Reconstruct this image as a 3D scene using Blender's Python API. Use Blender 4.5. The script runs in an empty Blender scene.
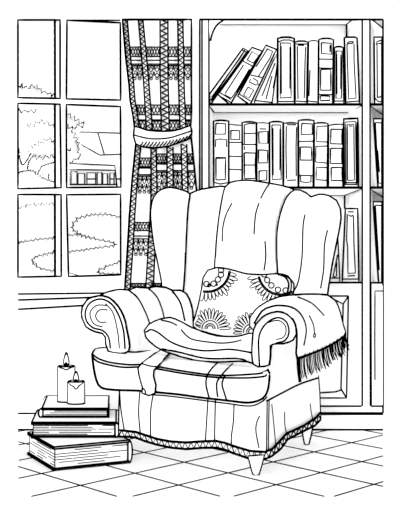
import bpy, math, random
from mathutils import Vector
from mathutils.geometry import delaunay_2d_cdt

# ------------------------------------------------------------------ camera, light, exposure
sc = bpy.context.scene
F = 1262.0          # focal length in pixels of a 400 x 518 frame
HZ = 235.0          # row of the eye level
H = 0.865           # eye height in metres
cd = bpy.data.cameras.new('camera'); cam = bpy.data.objects.new('camera', cd)
sc.collection.objects.link(cam); sc.camera = cam
cam.location = (0, 0, H); cam.rotation_euler = (math.pi/2, 0, 0)
cd.sensor_width = 36; cd.sensor_fit = 'AUTO'
cd.lens = F*36/518; cd.shift_y = -(259-HZ)/518
cd.clip_end = 200
w = bpy.data.worlds.new('white_daylight'); sc.world = w; w.use_nodes = True
w.node_tree.nodes['Background'].inputs[0].default_value = (1, 1, 1, 1)
w.node_tree.nodes['Background'].inputs[1].default_value = 1.0
sc.view_settings.view_transform = 'Standard'; sc.view_settings.look = 'None'
sc.view_settings.gamma = 1; sc.view_settings.use_curve_mapping = False
sc.view_settings.exposure = 0.12
sc.cycles.max_bounces = 48; sc.cycles.diffuse_bounces = 48; sc.cycles.transparent_max_bounces = 16
sl = bpy.data.lights.new('shelf_fill_sun', 'SUN'); sl.energy = 1.9; sl.angle = math.radians(25)  # added fill light from the viewer's side, brightens the grey shelf recesses
so = bpy.data.objects.new('shelf_fill_sun', sl); sc.collection.objects.link(so)
so.rotation_euler = (math.radians(80), 0, math.radians(-16)); so.location = (0, -2, 2)
random.seed(4)

# ------------------------------------------------------------------ materials
def mat(name, lo=.99, hi=1.0, scale=8, rough=.9):
    m = bpy.data.materials.new(name); m.use_nodes = True; nt = m.node_tree
    b = nt.nodes['Principled BSDF']; b.inputs['Roughness'].default_value = rough
    b.inputs['Specular IOR Level'].default_value = 0.0
    n = nt.nodes.new('ShaderNodeTexNoise'); n.inputs['Scale'].default_value = scale
    r = nt.nodes.new('ShaderNodeValToRGB')
    r.color_ramp.elements[0].color = (lo, lo, lo, 1); r.color_ramp.elements[1].color = (hi, hi, hi, 1)
    nt.links.new(n.outputs['Fac'], r.inputs['Fac']); nt.links.new(r.outputs['Color'], b.inputs['Base Color'])
    return m
INK = bpy.data.materials.new('black_ink'); INK.use_nodes = True
_nt = INK.node_tree; _nt.nodes.clear()
_d = _nt.nodes.new('ShaderNodeBsdfDiffuse'); _d.inputs[0].default_value = (0, 0, 0, 1)
_o = _nt.nodes.new('ShaderNodeOutputMaterial'); _nt.links.new(_d.outputs[0], _o.inputs[0])
PLASTER = mat('white_plaster', scale=4); WOOD = mat('white_painted_wood', scale=12); FABRIC = mat('white_upholstery', scale=60)
WOOL = mat('white_wool', scale=90); LINEN = mat('white_linen', scale=120); PAPER = mat('white_paper', scale=40)
CLOTH = mat('white_book_cloth', scale=70); WAX = mat('white_wax', scale=20, rough=.5); LEAF = mat('white_foliage', scale=30)
TILE = mat('white_floor_tile', scale=6, rough=.6); GRASS = mat('white_grass', scale=25)
FLAME = bpy.data.materials.new('candle_flame'); FLAME.use_nodes = True
FLAME.node_tree.nodes['Principled BSDF'].inputs['Emission Color'].default_value = (1, 1, 1, 1)
FLAME.node_tree.nodes['Principled BSDF'].inputs['Emission Strength'].default_value = .6
GLASS = bpy.data.materials.new('clear_window_glass'); GLASS.use_nodes = True
_nt = GLASS.node_tree; _nt.nodes.clear()
_t = _nt.nodes.new('ShaderNodeBsdfTransparent'); _g = _nt.nodes.new('ShaderNodeBsdfGlossy'); _g.inputs['Roughness'].default_value = .02
_m = _nt.nodes.new('ShaderNodeMixShader'); _m.inputs[0].default_value = .008
_o = _nt.nodes.new('ShaderNodeOutputMaterial')
_nt.links.new(_t.outputs[0], _m.inputs[1]); _nt.links.new(_g.outputs[0], _m.inputs[2]); _nt.links.new(_m.outputs[0], _o.inputs[0])

# ------------------------------------------------------------------ planes: each gives the distance at which a line of sight meets it
def at(px, py, Y): return Vector(((px-200)/F*Y, Y, H-(py-HZ)/F*Y))
def plane(n, d):
    def f(px, py):
        a = (px-200)/F; b = -(py-HZ)/F
        return (d-n[2]*H)/(n[0]*a+n[1]+n[2]*b)
    return f
def pY(Y): return lambda px, py: Y
def pz(z): return plane((0, 0, 1), z)
def plane3(a, b, c):
    n = (b-a).cross(c-a); return plane(n, n.dot(a))
# the armchair's own axes: U runs along its front to the left, V to its back
U = Vector((-.9125, .4091, 0)); V = Vector((.4091, .9125, 0)); O = Vector((.224, 4.56, 0))
def pv(c, lean=0, z0=.4):
    n = Vector((V.x, V.y, -lean)); return plane(n, c+V.dot(O)-lean*z0)
def pu(c): return plane(U, c+U.dot(O))
def fmax(*fs): return lambda x, y: max(f(x, y) for f in fs)
def fmin(*fs): return lambda x, y: min(f(x, y) for f in fs)

# ------------------------------------------------------------------ curve helpers
def spline(pts, closed=False, step=5.0):
    n = len(pts)
    if n < 3: return dens(pts, closed, step)
    out = []
    for i in range(n if closed else n-1):
        g = (lambda k: pts[k % n]) if closed else (lambda k: pts[max(0, min(n-1, k))])
        p0, p1, p2, p3 = g(i-1), g(i), g(i+1), g(i+2)
        m = max(1, int(math.dist(p1, p2)/step))
        for j in range(m):
            t = j/m
            out.append(tuple(.5*(2*p1[k]+(p2[k]-p0[k])*t+(2*p0[k]-5*p1[k]+4*p2[k]-p3[k])*t*t+(3*p1[k]-p0[k]-3*p2[k]+p3[k])*t**3) for k in (0, 1)))
    if not closed: out.append(tuple(pts[-1]))
    return out
def dens(pts, closed=False, step=6.0):
    out = []; n = len(pts)
    for i in range(n if closed else n-1):
        a, b = pts[i], pts[(i+1) % n]; m = max(1, int(math.dist(a, b)/step))
        out += [(a[0]+(b[0]-a[0])*j/m, a[1]+(b[1]-a[1])*j/m) for j in range(m)]
    if not closed: out.append(tuple(pts[-1]))
    return out
def inside(p, poly):
    c = False; n = len(poly); x, y = p
    for i in range(n):
        a, b = poly[i], poly[i-1]
        if (a[1] > y) != (b[1] > y) and x < (b[0]-a[0])*(y-a[1])/(b[1]-a[1])+a[0]: c = not c
    return c
def sdist(p, poly):
    best = 1e9; n = len(poly)
    for i in range(n):
        a, b = poly[i-1], poly[i]; dx, dy = b[0]-a[0], b[1]-a[1]; L = dx*dx+dy*dy
        t = 0 if L == 0 else max(0, min(1, ((p[0]-a[0])*dx+(p[1]-a[1])*dy)/L))
        best = min(best, math.hypot(p[0]-a[0]-dx*t, p[1]-a[1]-dy*t))
    return best

# ------------------------------------------------------------------ mesh builder
KR = 1.6   # ink line weight
class MB:
    def __init__(s): s.v = []; s.f = []; s.m = []; s.fn = pY(5); s.B = 0; s.lift = .0015; s.step = 6.0
    def tube(s, P, r, closed=False, mi=1, sides=5):
        if mi == 1: r = [q*KR for q in r] if isinstance(r, list) else r*KR
        Q = [P[0]]
        for p in P[1:]:
            if (p-Q[-1]).length > 1e-5: Q.append(p)
        if len(Q) < 2: return
        n = len(Q); base = len(s.v)
        for i in range(n):
            if closed: t = Q[(i+1) % n]-Q[i-1]
            else: t = Q[min(n-1, i+1)]-Q[max(0, i-1)]
            if t.length < 1e-7: t = Vector((1, 0, 0))
            t.normalize(); ref = Vector((0, 1, 0)) if abs(t.y) < .95 else Vector((0, 0, 1))
            a = t.cross(ref).normalized(); b = t.cross(a)
            rr = r[i] if isinstance(r, list) else r
            for k in range(sides):
                q = 2*math.pi*k/sides; s.v.append(Q[i]+(a*math.cos(q)+b*math.sin(q))*rr)
        for i in range(n if closed else n-1):
            j = (i+1) % n
            for k in range(sides):
                l = (k+1) % sides
                s.f.append((base+i*sides+k, base+i*sides+l, base+j*sides+l, base+j*sides+k)); s.m.append(mi)
        if not closed:
            s.f.append(tuple(base+k for k in range(sides))[::-1]); s.m.append(mi)
            s.f.append(tuple(base+(n-1)*sides+k for k in range(sides))); s.m.append(mi)
    def bul(s, x, y):
        if s.B == 0: return 0
        if not inside((x, y), s.out): return 0
        d = min(1, sdist((x, y), s.out)/s.R); return s.B*math.sqrt(1-(1-d)**2)
    def P(s, x, y):
        return at(x, y, s.fn(x, y)-s.bul(x, y)-s.lift)
    def surf(s, pts, fn, B=0, R=12, th=.03, off=None, taper=.94, holes=(), ink=.65, smooth=True, grid=None, mi=0):
        out = spline(pts, True) if smooth else dens(pts, True)
        hs = [dens(h, True) for h in holes]
        s.out, s.fn, s.B, s.R = out, fn, B, R
        P2 = [Vector(p) for p in out]; E = [(i, (i+1) % len(out)) for i in range(len(out))]
        for h in hs:
            b = len(P2); P2 += [Vector(p) for p in h]; E += [(b+i, b+(i+1) % len(h)) for i in range(len(h))]
        xs = [p[0] for p in out]; ys = [p[1] for p in out]
        if B and not grid: grid = max(2.0, max(max(xs)-min(xs), max(ys)-min(ys))/26)
        if grid:
            y = min(ys)+grid/2
            while y < max(ys):
                x = min(xs)+grid/2
                while x < max(xs):
                    if inside((x, y), out) and sdist((x, y), out) > grid*.45 and not any(inside((x, y), h) or sdist((x, y), h) < grid*.4 for h in hs): P2.append(Vector((x, y)))
                    x += grid
                y += grid
        vv, ee, ff, ov, oe, of = delaunay_2d_cdt(P2, E, [], 1 if not hs else 0, 1e-4)
        ff = [f for f in ff if inside((sum(vv[i][0] for i in f)/len(f), sum(vv[i][1] for i in f)/len(f)), out) and not any(inside((sum(vv[i][0] for i in f)/len(f), sum(vv[i][1] for i in f)/len(f)), h) for h in hs)]
        fr = [at(p[0], p[1], fn(p[0], p[1])-s.bul(p[0], p[1])) for p in vv]
        b0 = [at(p[0], p[1], fn(p[0], p[1])) for p in vv]
        c = sum(b0, Vector())/len(b0)
        if off is None:
            bk = [Vector((c.x+(q.x-c.x)*taper, q.y+th, c.z+(q.z-c.z)*taper)) for q in b0]
        else: bk = [q+Vector(off) for q in b0]
        n = len(s.v); k = len(vv); s.v += fr+bk
        cnt = {}
        for f in ff:
            s.f.append(tuple(n+i for i in f)); s.m.append(mi)
            s.f.append(tuple(n+k+i for i in reversed(f))); s.m.append(mi)
            for i in range(len(f)):
                e = (f[i], f[(i+1) % len(f)]); cnt[e] = 1
        for (a, b) in cnt:
            if (b, a) not in cnt: s.f.append((n+b, n+a, n+k+a, n+k+b)); s.m.append(mi)
        if ink:
            s.loop(out, ink)
            for h in hs: s.loop(h, ink)
        return s
    def loop(s, pts, r):
        P = [s.P(x, y) for x, y in pts]; s.tube(P, [p.y/F*r for p in P]+[0], True)
    def line(s, pts, r=.45, smooth=True, sides=4):
        p2 = spline(pts, step=1.4 if sum(math.dist(a, b) for a, b in zip(pts, pts[1:])) < 70 else 3.0) if smooth else dens(pts, step=s.step)
        P = []
        for x, y in p2:
            q = s.P(x, y)
            if not P or (q-P[-1]).length > 1e-5: P.append(q)
        if len(P) < 2: return
        s.tube(P, [p.y/F*r for p in P], sides=sides)
    def lines(s, L, r=.45, smooth=True):
        for l in L: s.line(l, r, smooth)
    def rect(s, x0, y0, x1, y1, r=.4, jit=.4):
        j = lambda: random.uniform(-jit, jit)
        a = [(x0+j(), y0+j()), (x1+j(), y0+j()), (x1+j(), y1+j()), (x0+j(), y1+j())]
        s.line(a+[a[0]], r, False)
    def hexa(s, b, t, ink=.6, mi=0, edges=None):     # bottom and top quads of Vectors
        n = len(s.v); s.v += list(b)+list(t)
        for f in ((3, 2, 1, 0), (4, 5, 6, 7), (0, 1, 5, 4), (1, 2, 6, 5), (2, 3, 7, 6), (3, 0, 4, 7)):
            s.f.append(tuple(n+i for i in f)); s.m.append(mi)
        if ink:
            A = list(b)+list(t)
            for i, j in edges or ((0, 1), (1, 2), (2, 3), (3, 0), (4, 5), (5, 6), (6, 7), (7, 4), (0, 4), (1, 5), (2, 6), (3, 7)):
                s.tube([A[i], A[j]], ink*A[i].y/F)
    def lathe(s, c, prof, seg=20, mi=0):
        n = len(s.v)
        for r, z in prof:
            for k in range(seg):
                q = 2*math.pi*k/seg; s.v.append(Vector((c[0]+r*math.cos(q), c[1]+r*math.sin(q), z)))
        for i in range(len(prof)-1):
            for k in range(seg):
                l = (k+1) % seg
                s.f.append((n+i*seg+k, n+i*seg+l, n+(i+1)*seg+l, n+(i+1)*seg+k)); s.m.append(mi)
        s.f.append(tuple(n+k for k in range(seg))[::-1]); s.m.append(mi)
        s.f.append(tuple(n+(len(prof)-1)*seg+k for k in range(seg))); s.m.append(mi)
    def build(s, name, m, parent=None, label=None, cat=None, group=None, kind=None, smooth=False):
        root = parent
        while root is not None and root.parent is not None: root = root.parent
        if root is not None: org = root.location.copy()
        else:
            lo = [min(p[i] for p in s.v) for i in range(3)]; hi = [max(p[i] for p in s.v) for i in range(3)]
            org = Vector(((lo[0]+hi[0])/2, (lo[1]+hi[1])/2, lo[2]))
        me = bpy.data.meshes.new(name)
        me.from_pydata([tuple(p-org) for p in s.v], [], s.f)
        me.materials.append(m); me.materials.append(INK)
        me.polygons.foreach_set('material_index', s.m); me.update()
        o = bpy.data.objects.new(name, me); sc.collection.objects.link(o)
        if root is None: o.location = org
        else: o.parent = parent
        if label: o['label'] = label
        if cat: o['category'] = cat
        if group: o['group'] = group
        if kind: o['kind'] = kind
        return o
def empty(name, loc, label=None, cat=None, group=None, kind=None):
    o = bpy.data.objects.new(name, None); sc.collection.objects.link(o); o.location = loc; o.empty_display_size = .05
    for k, v in (('label', label), ('category', cat), ('group', group), ('kind', kind)):
        if v: o[k] = v
    return o

WY = 5.60   # front of the back wall and of the built-in bookcase
# ================================================================== SETTING
# floor with its diamond tiles
m = MB()
m.surf([(18, 497), (383, 497), (383, 429.6), (18, 429.6)], pz(0), off=(0, 0, -.04), ink=None, smooth=False)
ta, tb, t0 = Vector((.162, -.216)), Vector((-.176, -.222)), Vector((.440, 4.587))
def floor_line(p, d):
    run = []
    for i in range(-300, 301):
        q = p+d*(i*.02); px = 200+q.x*F/q.y; ok = 18 < px < 383 and 4.17 < q.y < WY-.02
        if ok: run.append(Vector((q.x, q.y, .001)))
        elif run:
            if len(run) > 1: m.tube([run[0], run[-1]], .0017, sides=4)
            run = []
for k in range(-9, 10):
    floor_line(t0+tb*k, ta); floor_line(t0+ta*k, tb)
m.build('floor', TILE, kind='structure')
# back wall: right of and below the window, and the alcove behind the bookcase
m = MB()
m.surf([(18, 278), (123, 278), (123, 19), (200, 19), (200, 430), (18, 430)], pY(WY), th=.12, taper=1, ink=None, smooth=False)
m.surf([(199.5, 19), (383, 19), (383, 430), (199.5, 430)], pY(WY+.40), th=.08, taper=1, ink=None, smooth=False)
m.build('wall_back', PLASTER, kind='structure')
m = MB()
m.surf([(18, 413.4), (383, 413.4), (383, 429.8), (18, 429.8)], pY(WY-.02), th=.02, taper=1, ink=None, smooth=False)
m.line([(18, 429.6), (383, 429.6)], .55, False); m.line([(18, 413.4), (195, 413.4)], .55, False); m.line([(195, 413.6), (383, 413.6)], 1.0, False)
m.build('baseboard_back', WOOD, kind='structure')
# window
win = empty('window_1', at(70, 278, WY), kind='structure')
panes = [[(18, 20), (60, 20), (60, 98.4), (18, 97.5)], [(67, 20.2), (120.2, 22.8), (120.6, 100), (66.4, 98.8)],
         [(18, 103.4), (60, 104.2), (61, 187.6), (18, 188.6)], [(66.4, 104.6), (120.4, 106.6), (120.8, 187), (66.6, 187.6)],
         [(18, 194.6), (61, 194.6), (61.2, 276.2), (18, 277)], [(66.6, 194.8), (120.5, 194.4), (120.6, 274.8), (68.6, 276.4)]]
m = MB()
m.surf([(18, 18.9), (125, 18.9), (125, 279), (18, 279)], pY(WY-.005), th=.05, taper=1, holes=[panes[0][:1]+panes[0][1:], *panes[1:]], ink=None, smooth=False)
for p in panes: m.loop(dens(p, True), .7)
m.line([(66.8, 20.2), (120.4, 20.2)], .5, False)
m.build('window_frame', WOOD, win)
for i, p in enumerate(panes):
    if i % 2 == 0:
        y0, y1 = p[0][1], p[2][1]; m = MB()
        m.surf([(54.6, y0), (62, y0), (62, y1), (54.8, y1)], pY(WY+.005), th=.03, taper=1, ink=None, smooth=False)
        m.line([(54.8, y0), (55, y1)], .75, False); m.build('window_jamb', WOOD, win)
    m = MB(); cx = sum(q[0] for q in p)/4; cy = sum(q[1] for q in p)/4
    m.surf([(q[0]+(.8 if q[0] > cx else -.8)*(0 if q[0] < 19 else 1), q[1]+(.8 if q[1] > cy else -.8)) for q in p], pY(WY+.036), th=.004, taper=1, ink=None, smooth=False)
    m.build('pane', GLASS, win)
m = MB()
m.surf([(18, 294), (125, 292.8), (125, 296.5), (18, 300)], pY(WY-.05), th=.05, taper=1, ink=None, smooth=False)
m.lines([[(18, 294), (125, 292.8)], [(18, 300), (125, 296.2)]], .6, False)
m.surf([(18, 299), (125, 296), (125, 303), (18, 309.3)], pY(WY-.02), th=.02, taper=1, ink=None, smooth=False)
m.line([(18, 309.3), (125, 303)], .6, False)
m.build('window_sill', WOOD, win)

# ================================================================== OUTDOORS
def scribble(m, pts, amp=1.4, step=1.7, r=.32, sharp=True):
    p = spline(pts, step=step); q = []
    for i, (x, y) in enumerate(p):
        a, b = p[max(0, i-1)], p[min(len(p)-1, i+1)]; L = math.dist(a, b) or 1
        nx, ny = -(b[1]-a[1])/L, (b[0]-a[0])/L
        k = amp*(1 if i % 2 else -1)*random.uniform(.4, 1.2)
        q.append((max(18.8, x+nx*k+random.uniform(-.5, .5)), y+ny*k))
    m.line(q, r, not sharp)
slope = plane3(at(0, 277, 8), at(100, 277, 8), at(50, 190, 16))
m = MB()
m.surf([(10, 189.5), (205, 189.5), (205, 300), (10, 300)], slope, off=(0, 0, -.2), ink=None, smooth=False)
for p in ([(18, 208.5), (25, 206), (32.5, 204.6), (44, 204), (55, 204)],):
    scribble(m, p, 1.8, 1.9, .36)
for p in ([(18, 243), (36, 240), (55, 237.6)], [(55, 252), (42, 255), (34, 258), (32.5, 262.5), (40, 268), (55, 271.5)],
          [(121, 217.5), (110, 215), (100, 214.5), (87, 216), (77.5, 219), (72.4, 227.4), (80.5, 235), (100, 240), (115.6, 244.5), (100, 247.5), (84, 250), (67, 252)],
          [(66, 236), (75, 235), (83, 235)], [(121, 261), (112, 265), (106, 267), (97, 272.4), (108, 274), (121, 274)]):
    m.line(p, .3); scribble(m, p, 1.9, 2.1, .34)
m.line([(67, 272.4), (79, 275.8)], .35, False)
m.build('lawn', GRASS, kind='structure')

def tree(crown, trunk, Y, label, scr, lines, extra=()):
    t = empty('tree', at((trunk[0][0]+trunk[2][0])/2, trunk[2][1], Y+.2), label, 'tree')
    m = MB(); m.surf(crown, pY(Y), B=.5, R=14, th=.5, taper=.8, ink=None); m.lift = .14
    for p in scr: scribble(m, p, 2.3, 2.3, .5)
    m.lines(lines, .5); m.build('foliage', LEAF, t)
    m = MB(); m.surf(trunk, pY(Y-.45), B=.1, R=4, th=.2, ink=None, smooth=False); m.lines(extra, .5); m.build('trunk', WOOD, t)
tree([(14, 92), (22, 85), (34, 84), (44, 89), (56, 95), (60, 120), (58, 150), (50, 160), (34, 159), (24, 155), (14, 152)],
     [(20, 150), (34, 150), (27.3, 188), (22, 188)], 17.0, 'broad tree with scribbled leaf edges seen through the left column of window panes',
     [[(18, 88), (22, 84.5), (26, 88), (34, 84.5), (38, 88), (45, 92), (54, 95)], [(18, 110), (22, 112), (28, 111), (36, 111)],
      [(27, 126), (34, 125), (42, 122), (54, 126)], [(18, 149.5), (23, 152), (30, 152)], [(31.5, 148), (38, 145), (46.5, 139), (54, 142)], [(34.5, 157), (43, 158), (54, 156)]], [],
     [[(19, 155), (23, 165), (31, 153)], [(34, 155), (29, 161.5), (27.3, 170)]])
tree([(58, 110), (66, 113), (74, 118), (84, 123.5), (76, 127), (80, 138), (79, 150), (78, 158), (70, 161), (58, 160)],
     [(63, 158), (68, 158), (68, 188), (63, 188)], 15.5, 'bushy tree with jagged edge behind the left side of the right middle pane',
     [[(66, 112), (70, 115), (76, 119), (84.5, 124.5), (78, 126), (72, 128)], [(66.5, 126), (71, 129), (75, 134), (77, 141), (79, 146), (78, 152), (80, 157), (74, 160), (68, 162)]],
     [[(67, 149), (70, 151), (70.5, 148)]])
# small hut and large house
hut = empty('garden_hut', at(46, 183, 15.5), 'small gabled hut behind the tree in the left middle pane', 'hut')
m = MB(); m.surf([(34, 175), (49, 173), (57, 164), (58, 182), (34, 184)], pY(15.5), th=1, ink=None, smooth=False)
m.lines([[(34, 175), (49, 173), (56, 163)], [(49, 173), (48, 181)]], .5, False); m.build('wall', PLASTER, hut)
m = MB(); m.surf([(37, 174.5), (42, 166), (57, 161.5), (49, 173.2)], pY(15.3), th=.1, ink=None, smooth=False)
m.lines([[(37.5, 174), (42, 166), (57, 161.5)]], .5, False); m.build('roof', WOOD, hut)
m = MB()
m.surf([(14, 172), (25, 170.5), (33, 171), (44, 178), (60, 183), (60, 190), (14, 190)], pY(14.2), B=.2, R=6, th=.3, ink=None)
scribble(m, [(18, 173), (25, 170.5), (33, 171), (40, 177), (54, 182)], 1.3, 1.4, .5)
m.build('hedge', LEAF, label='low scribbled hedge running below the small hut in the left middle pane', cat='hedge')
hs = empty('house', at(92, 188, 17), 'long house with a row of windows seen through the right middle pane', 'house')
m = MB(); m.surf([(60, 168), (115.2, 169), (117.5, 190), (60, 190)], pY(16.8), th=2, ink=None, smooth=False)
m.lines([[(66.6, 184.5), (117, 184.5)], [(115.2, 170), (117, 187)], [(117, 179), (121, 179)]], .52, False); m.build('wall', PLASTER, hs)
m = MB(); m.surf([(60, 163), (66.6, 163.3), (114.8, 165.5), (115.4, 170.3), (60, 169.4)], pY(16.5), th=.2, ink=.5, smooth=False); m.build('gutter_board', WOOD, hs)
m = MB(); m.surf([(70, 132), (76.7, 132), (124, 133.4), (124, 154), (99.6, 155), (80.4, 144), (70, 139)], pY(17.6), th=2, ink=.46, smooth=False)
m.line([(97.8, 132.7), (104.2, 154)], .46, False); m.build('roof', WOOD, hs)
m = MB(); m.surf([(60, 140), (80.4, 144), (99.6, 155), (124, 154), (124, 166), (60, 164)], pY(17.8), th=1.6, ink=None, smooth=False); m.build('upper_wall', PLASTER, hs)
for x0, x1, y0 in ((67, 69, 172), (71, 77, 171.6), (78, 84.5, 173.5), (87, 95.5, 172.8), (97.2, 101.8, 172.4), (102.8, 107.4, 173.6), (110, 114, 173)):
    m = MB(); m.surf([(x0, y0), (x1, y0), (x1, 184), (x0, 184)], pY(16.75), th=.05, ink=.48, smooth=False)
    if x1-x0 > 8 or x0 > 109: m.line([(x0, 179), (x1, 179)], .46, False)
    m.build('window', PAPER, hs)

# ================================================================== BOOKCASE (built in, front flush with the wall)
bc = empty('bookcase', at(290, 413, WY+.2), 'white built-in bookcase with open shelves above panelled cabinet doors', 'bookcase')
BY = WY+.35
def prism(m, fr, bk, ink=None):      # front quad and back quad as (px,py,Y)
    A = [at(*p) for p in fr]; B = [at(*p) for p in bk]; m.hexa(A, B, ink)
def rails(m, L, Y, r=.55):
    m.fn = pY(Y); m.B = 0; m.lines(L, r, False)
m = MB()
prism(m, [(209, 19.5, BY), (362, 19.5, BY), (362, 283, BY), (209, 283, BY)], [(209, 19.5, BY+.02), (362, 19.5, BY+.02), (362, 283, BY+.02), (209, 283, BY+.02)])
prism(m, [(370, 19.5, BY), (383, 19.5, BY), (383, 283, BY), (370, 283, BY)], [(370, 19.5, BY+.02), (383, 19.5, BY+.02), (383, 283, BY+.02), (370, 283, BY+.02)])
m.build('back_panel', WOOD, bc)
def side(fx0, fx1, bx0, bx1, name, L):
    m = MB()
    prism(m, [(fx0, 19.5, WY), (fx1, 19.5, WY), (fx1, 413, WY), (fx0, 413, WY)],
          [(bx0, 19.5+12, BY), (bx1, 19.5+12, BY), (bx1, 402, BY), (bx0, 402, BY)])
    rails(m, L, WY); return m
m = side(199.5, 209, 199.5, 213, 'l', [[(199.7, 19.5), (199.7, 413)], [(202, 19.5), (202, 413)], [(208.9, 19.5), (208.9, 283)]])
m.build('side_panel', WOOD, bc)
m = side(362.2, 369.8, 348, 375, 'm', [[(362.3, 19.5), (362.3, 406)], [(369.9, 19.5), (370.4, 406)]])
for a, b, x in ((24, 40, 346.5), (112, 119, 349.6), (195, 209, 344.6)): m.tube([at(x, a, BY-.01), at(x, b, BY-.01)], .0028)
m.build('side_panel', WOOD, bc)
m = MB(); prism(m, [(382.2, 19.5, WY), (383.4, 19.5, WY), (383.4, 413, WY), (382.2, 413, WY)], [(382.2, 30, BY), (383.4, 30, BY), (383.4, 402, BY), (382.2, 402, BY)])
rails(m, [[(383, 19.5), (383, 413)]], WY, .6); m.build('side_panel', WOOD, bc)
# top board, shelves with slanting ends
def board(name, x0, x1, yf, yb, bx0, bx1, fthick=1.4, r=.6, up=0, vis=(None, None)):
    m = MB()
    zt = at(0, yf-up, WY).z; Fq = lambda px, Y, z: Vector((( px-200)/F*Y, Y, z))
    zb = at(0, yf+fthick, WY).z; zbb = at(0, yb, BY).z
    top = max(zt, zbb+.006)
    Aq = [at(x0, yf+fthick, WY), at(x1, yf+fthick, WY), Fq(bx1, BY, zbb), Fq(bx0, BY, zbb)]
    Bq = [Vector((q.x, q.y, zt if i < 2 else top)) for i, q in enumerate(Aq)]
    m.hexa(Aq, Bq, None)
    m.tube([at(x0, yf+.3, WY-.002), at(x1, yf+.3, WY-.002)], r*WY/F)
    a, b = (vis[0] or bx0), (vis[1] or bx1)
    m.tube([at(a, yb, BY-.004), at(b, yb, BY-.004)], .5*WY/F)
    return m
m = board('top', 209, 362, 19.5, 24.4, 209, 346.5, .2, .6, 1.0, (220, None)); m.fn = pY(WY)
m.tube([at(352, 19.8, WY-.003), at(346.5, 24.4, BY-.006)], .0022); m.tube([at(199.5, 19.5, WY-.002), at(383, 19.5, WY-.002)], .0028); m.build('top_board', WOOD, bc)
for yf, yb, bxa, bxb, va in ((104.2, 112.3, 214, 350, None), (187.4, 195.3, 214, 344.5, 330)):
    m = board('s', 209, 362, yf, yb, bxa, bxb, 1.2, .9, 0, (va, None))
    m.tube([at(362, yf+.8, WY-.003), at(bxb, yb, BY-.006)], .0022)
    if va is None: m.tube([at(209, yf+.8, WY-.003), at(bxa, yb, BY-.006)], .0022)
    m.build('shelf', WOOD, bc)
for yf, yb in ((104.2, 115), (187.4, 197.5)):
    m = board('s', 370, 383, yf, yb, 383, 383.5, 1.2, .9)
    m.tube([at(370, yf+.8, WY-.003), at(383, yb, BY-.006)], .0022); m.build('shelf', WOOD, bc)
m = board('t', 370, 383, 19.5, 28, 383, 383.5, .2, .6); m.tube([at(372.5, 19.8, WY-.003), at(383, 28.5, BY-.006)], .0022); m.build('top_board', WOOD, bc)
m = MB()
m.surf([(209.5, 32), (209.6, 20), (224, 20), (217, 25.5), (212.5, 33), (210.6, 42)], pY(WY-.004), th=.02, ink=None)
m.line([(224, 19.8), (217, 25), (212.5, 33), (210.4, 41)], .6); m.build('corner_bracket', WOOD, bc)
# lower cabinet carcass and doors
m = MB()
m.surf([(209, 283), (383, 283), (383, 413), (209, 413)], pY(WY+.002), th=.34, taper=.99, ink=None, smooth=False)
m.lines([[(209, 282.6), (362, 282.6)], [(370, 282.8), (383, 282.8)]], .6, False); m.lines([[(318, 406.2), (361.5, 406.2)], [(371, 406.2), (383, 406.2)]], .55, False)
m.build('cabinet_body', WOOD, bc)
m = MB()
m.surf([(212, 286), (358, 286), (358, 405), (212, 405)], pY(WY-.008), th=.008, taper=1, ink=None, smooth=False)
m.lines([[(220, 296), (348.4, 296)], [(348.4, 296), (346.6, 398), (220, 398)], [(343.2, 304), (341, 390)], [(341, 390), (336, 391.8), (318, 393)], [(348.4, 296), (343.2, 304), (331, 298)], [(346.6, 398), (341, 389)]], .5, False)
m.build('door', WOOD, bc)
m = MB()
m.surf([(371.5, 285.5), (382.6, 285.5), (382.6, 405), (371.8, 405)], pY(WY-.008), th=.008, taper=1, ink=None, smooth=False)
m.lines([[(382.6, 291), (375, 291), (374.8, 340), (375, 380)], [(371, 284), (371.4, 405)]], .45, False)
m.build('door', WOOD, bc)

# ------------------------------------------------------------------ books on the shelves
BKY = WY+.02
def bk(quad, label, boxes=(), ls=(), group=None, th=.17, Y=BKY, inner=None, r=.85, cap=True):
    m = MB(); m.surf(quad, pY(Y), th=th, taper=.96, ink=r*.74, smooth=False)
    if inner:
        x0, y0, x1, y1 = inner; m.rect(x0, y0, x1, y1, .42, .3); m.line([(x0+.9, y0+3), (x0+1.1, y1-4)], .35, False); m.line([(x1-1, y0+4), (x1-1.1, y1-9)], .3, False)
    for b in boxes: m.rect(*b, r=.5)
    m.lines(ls, .42, False)
    m.build('book', CLOTH, label=label, cat='book', group=group)
def top_curve(x0, x1, y, d=1.2): return [(x0, y+d), ((x0*3+x1)/4, y+.2), ((x0+x1)/2, y), ((x0+x1*3)/4, y+.2), (x1, y+d)]
G1, G2 = 'books on the top shelf', 'books on the middle shelf'
B1, B2, B3 = 104.3, 187.3, 282.8
bk([(243, 48.2), (247.6, 50.6), (212.6, 101.2), (210.8, B1), (209.6, B1), (209.4, 94.4)], 'thin book leaning furthest over into the left corner of the top shelf', ls=[[(245, 49.8), (213, 97), (210.6, 100.4)], [(243.5, 52.5), (240, 58), (211.6, 97.2)], [(246.4, 52.5), (211.5, 101)], [(242.5, 50), (245.6, 52)], [(226, 78), (214, 95)]], group=G1, r=.8)
bk([(252, 47.4), (262, 51), (231, 103), (229.6, B1), (218, 94.4)], 'wide leaning book with small square near its top, second from left on top shelf', boxes=(), ls=[[(247.2, 60), (252, 51.6), (258.8, 55.6), (253.4, 63), (247.2, 60)], [(243, 61), (253, 66.4)], [(243.5, 65), (226, 92), (225, 95), (231.5, 98), (237, 90), (249.5, 69)], [(219, 92), (231, 99.5)], [(221.5, 97), (230.5, 102)]], group=G1)
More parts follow.
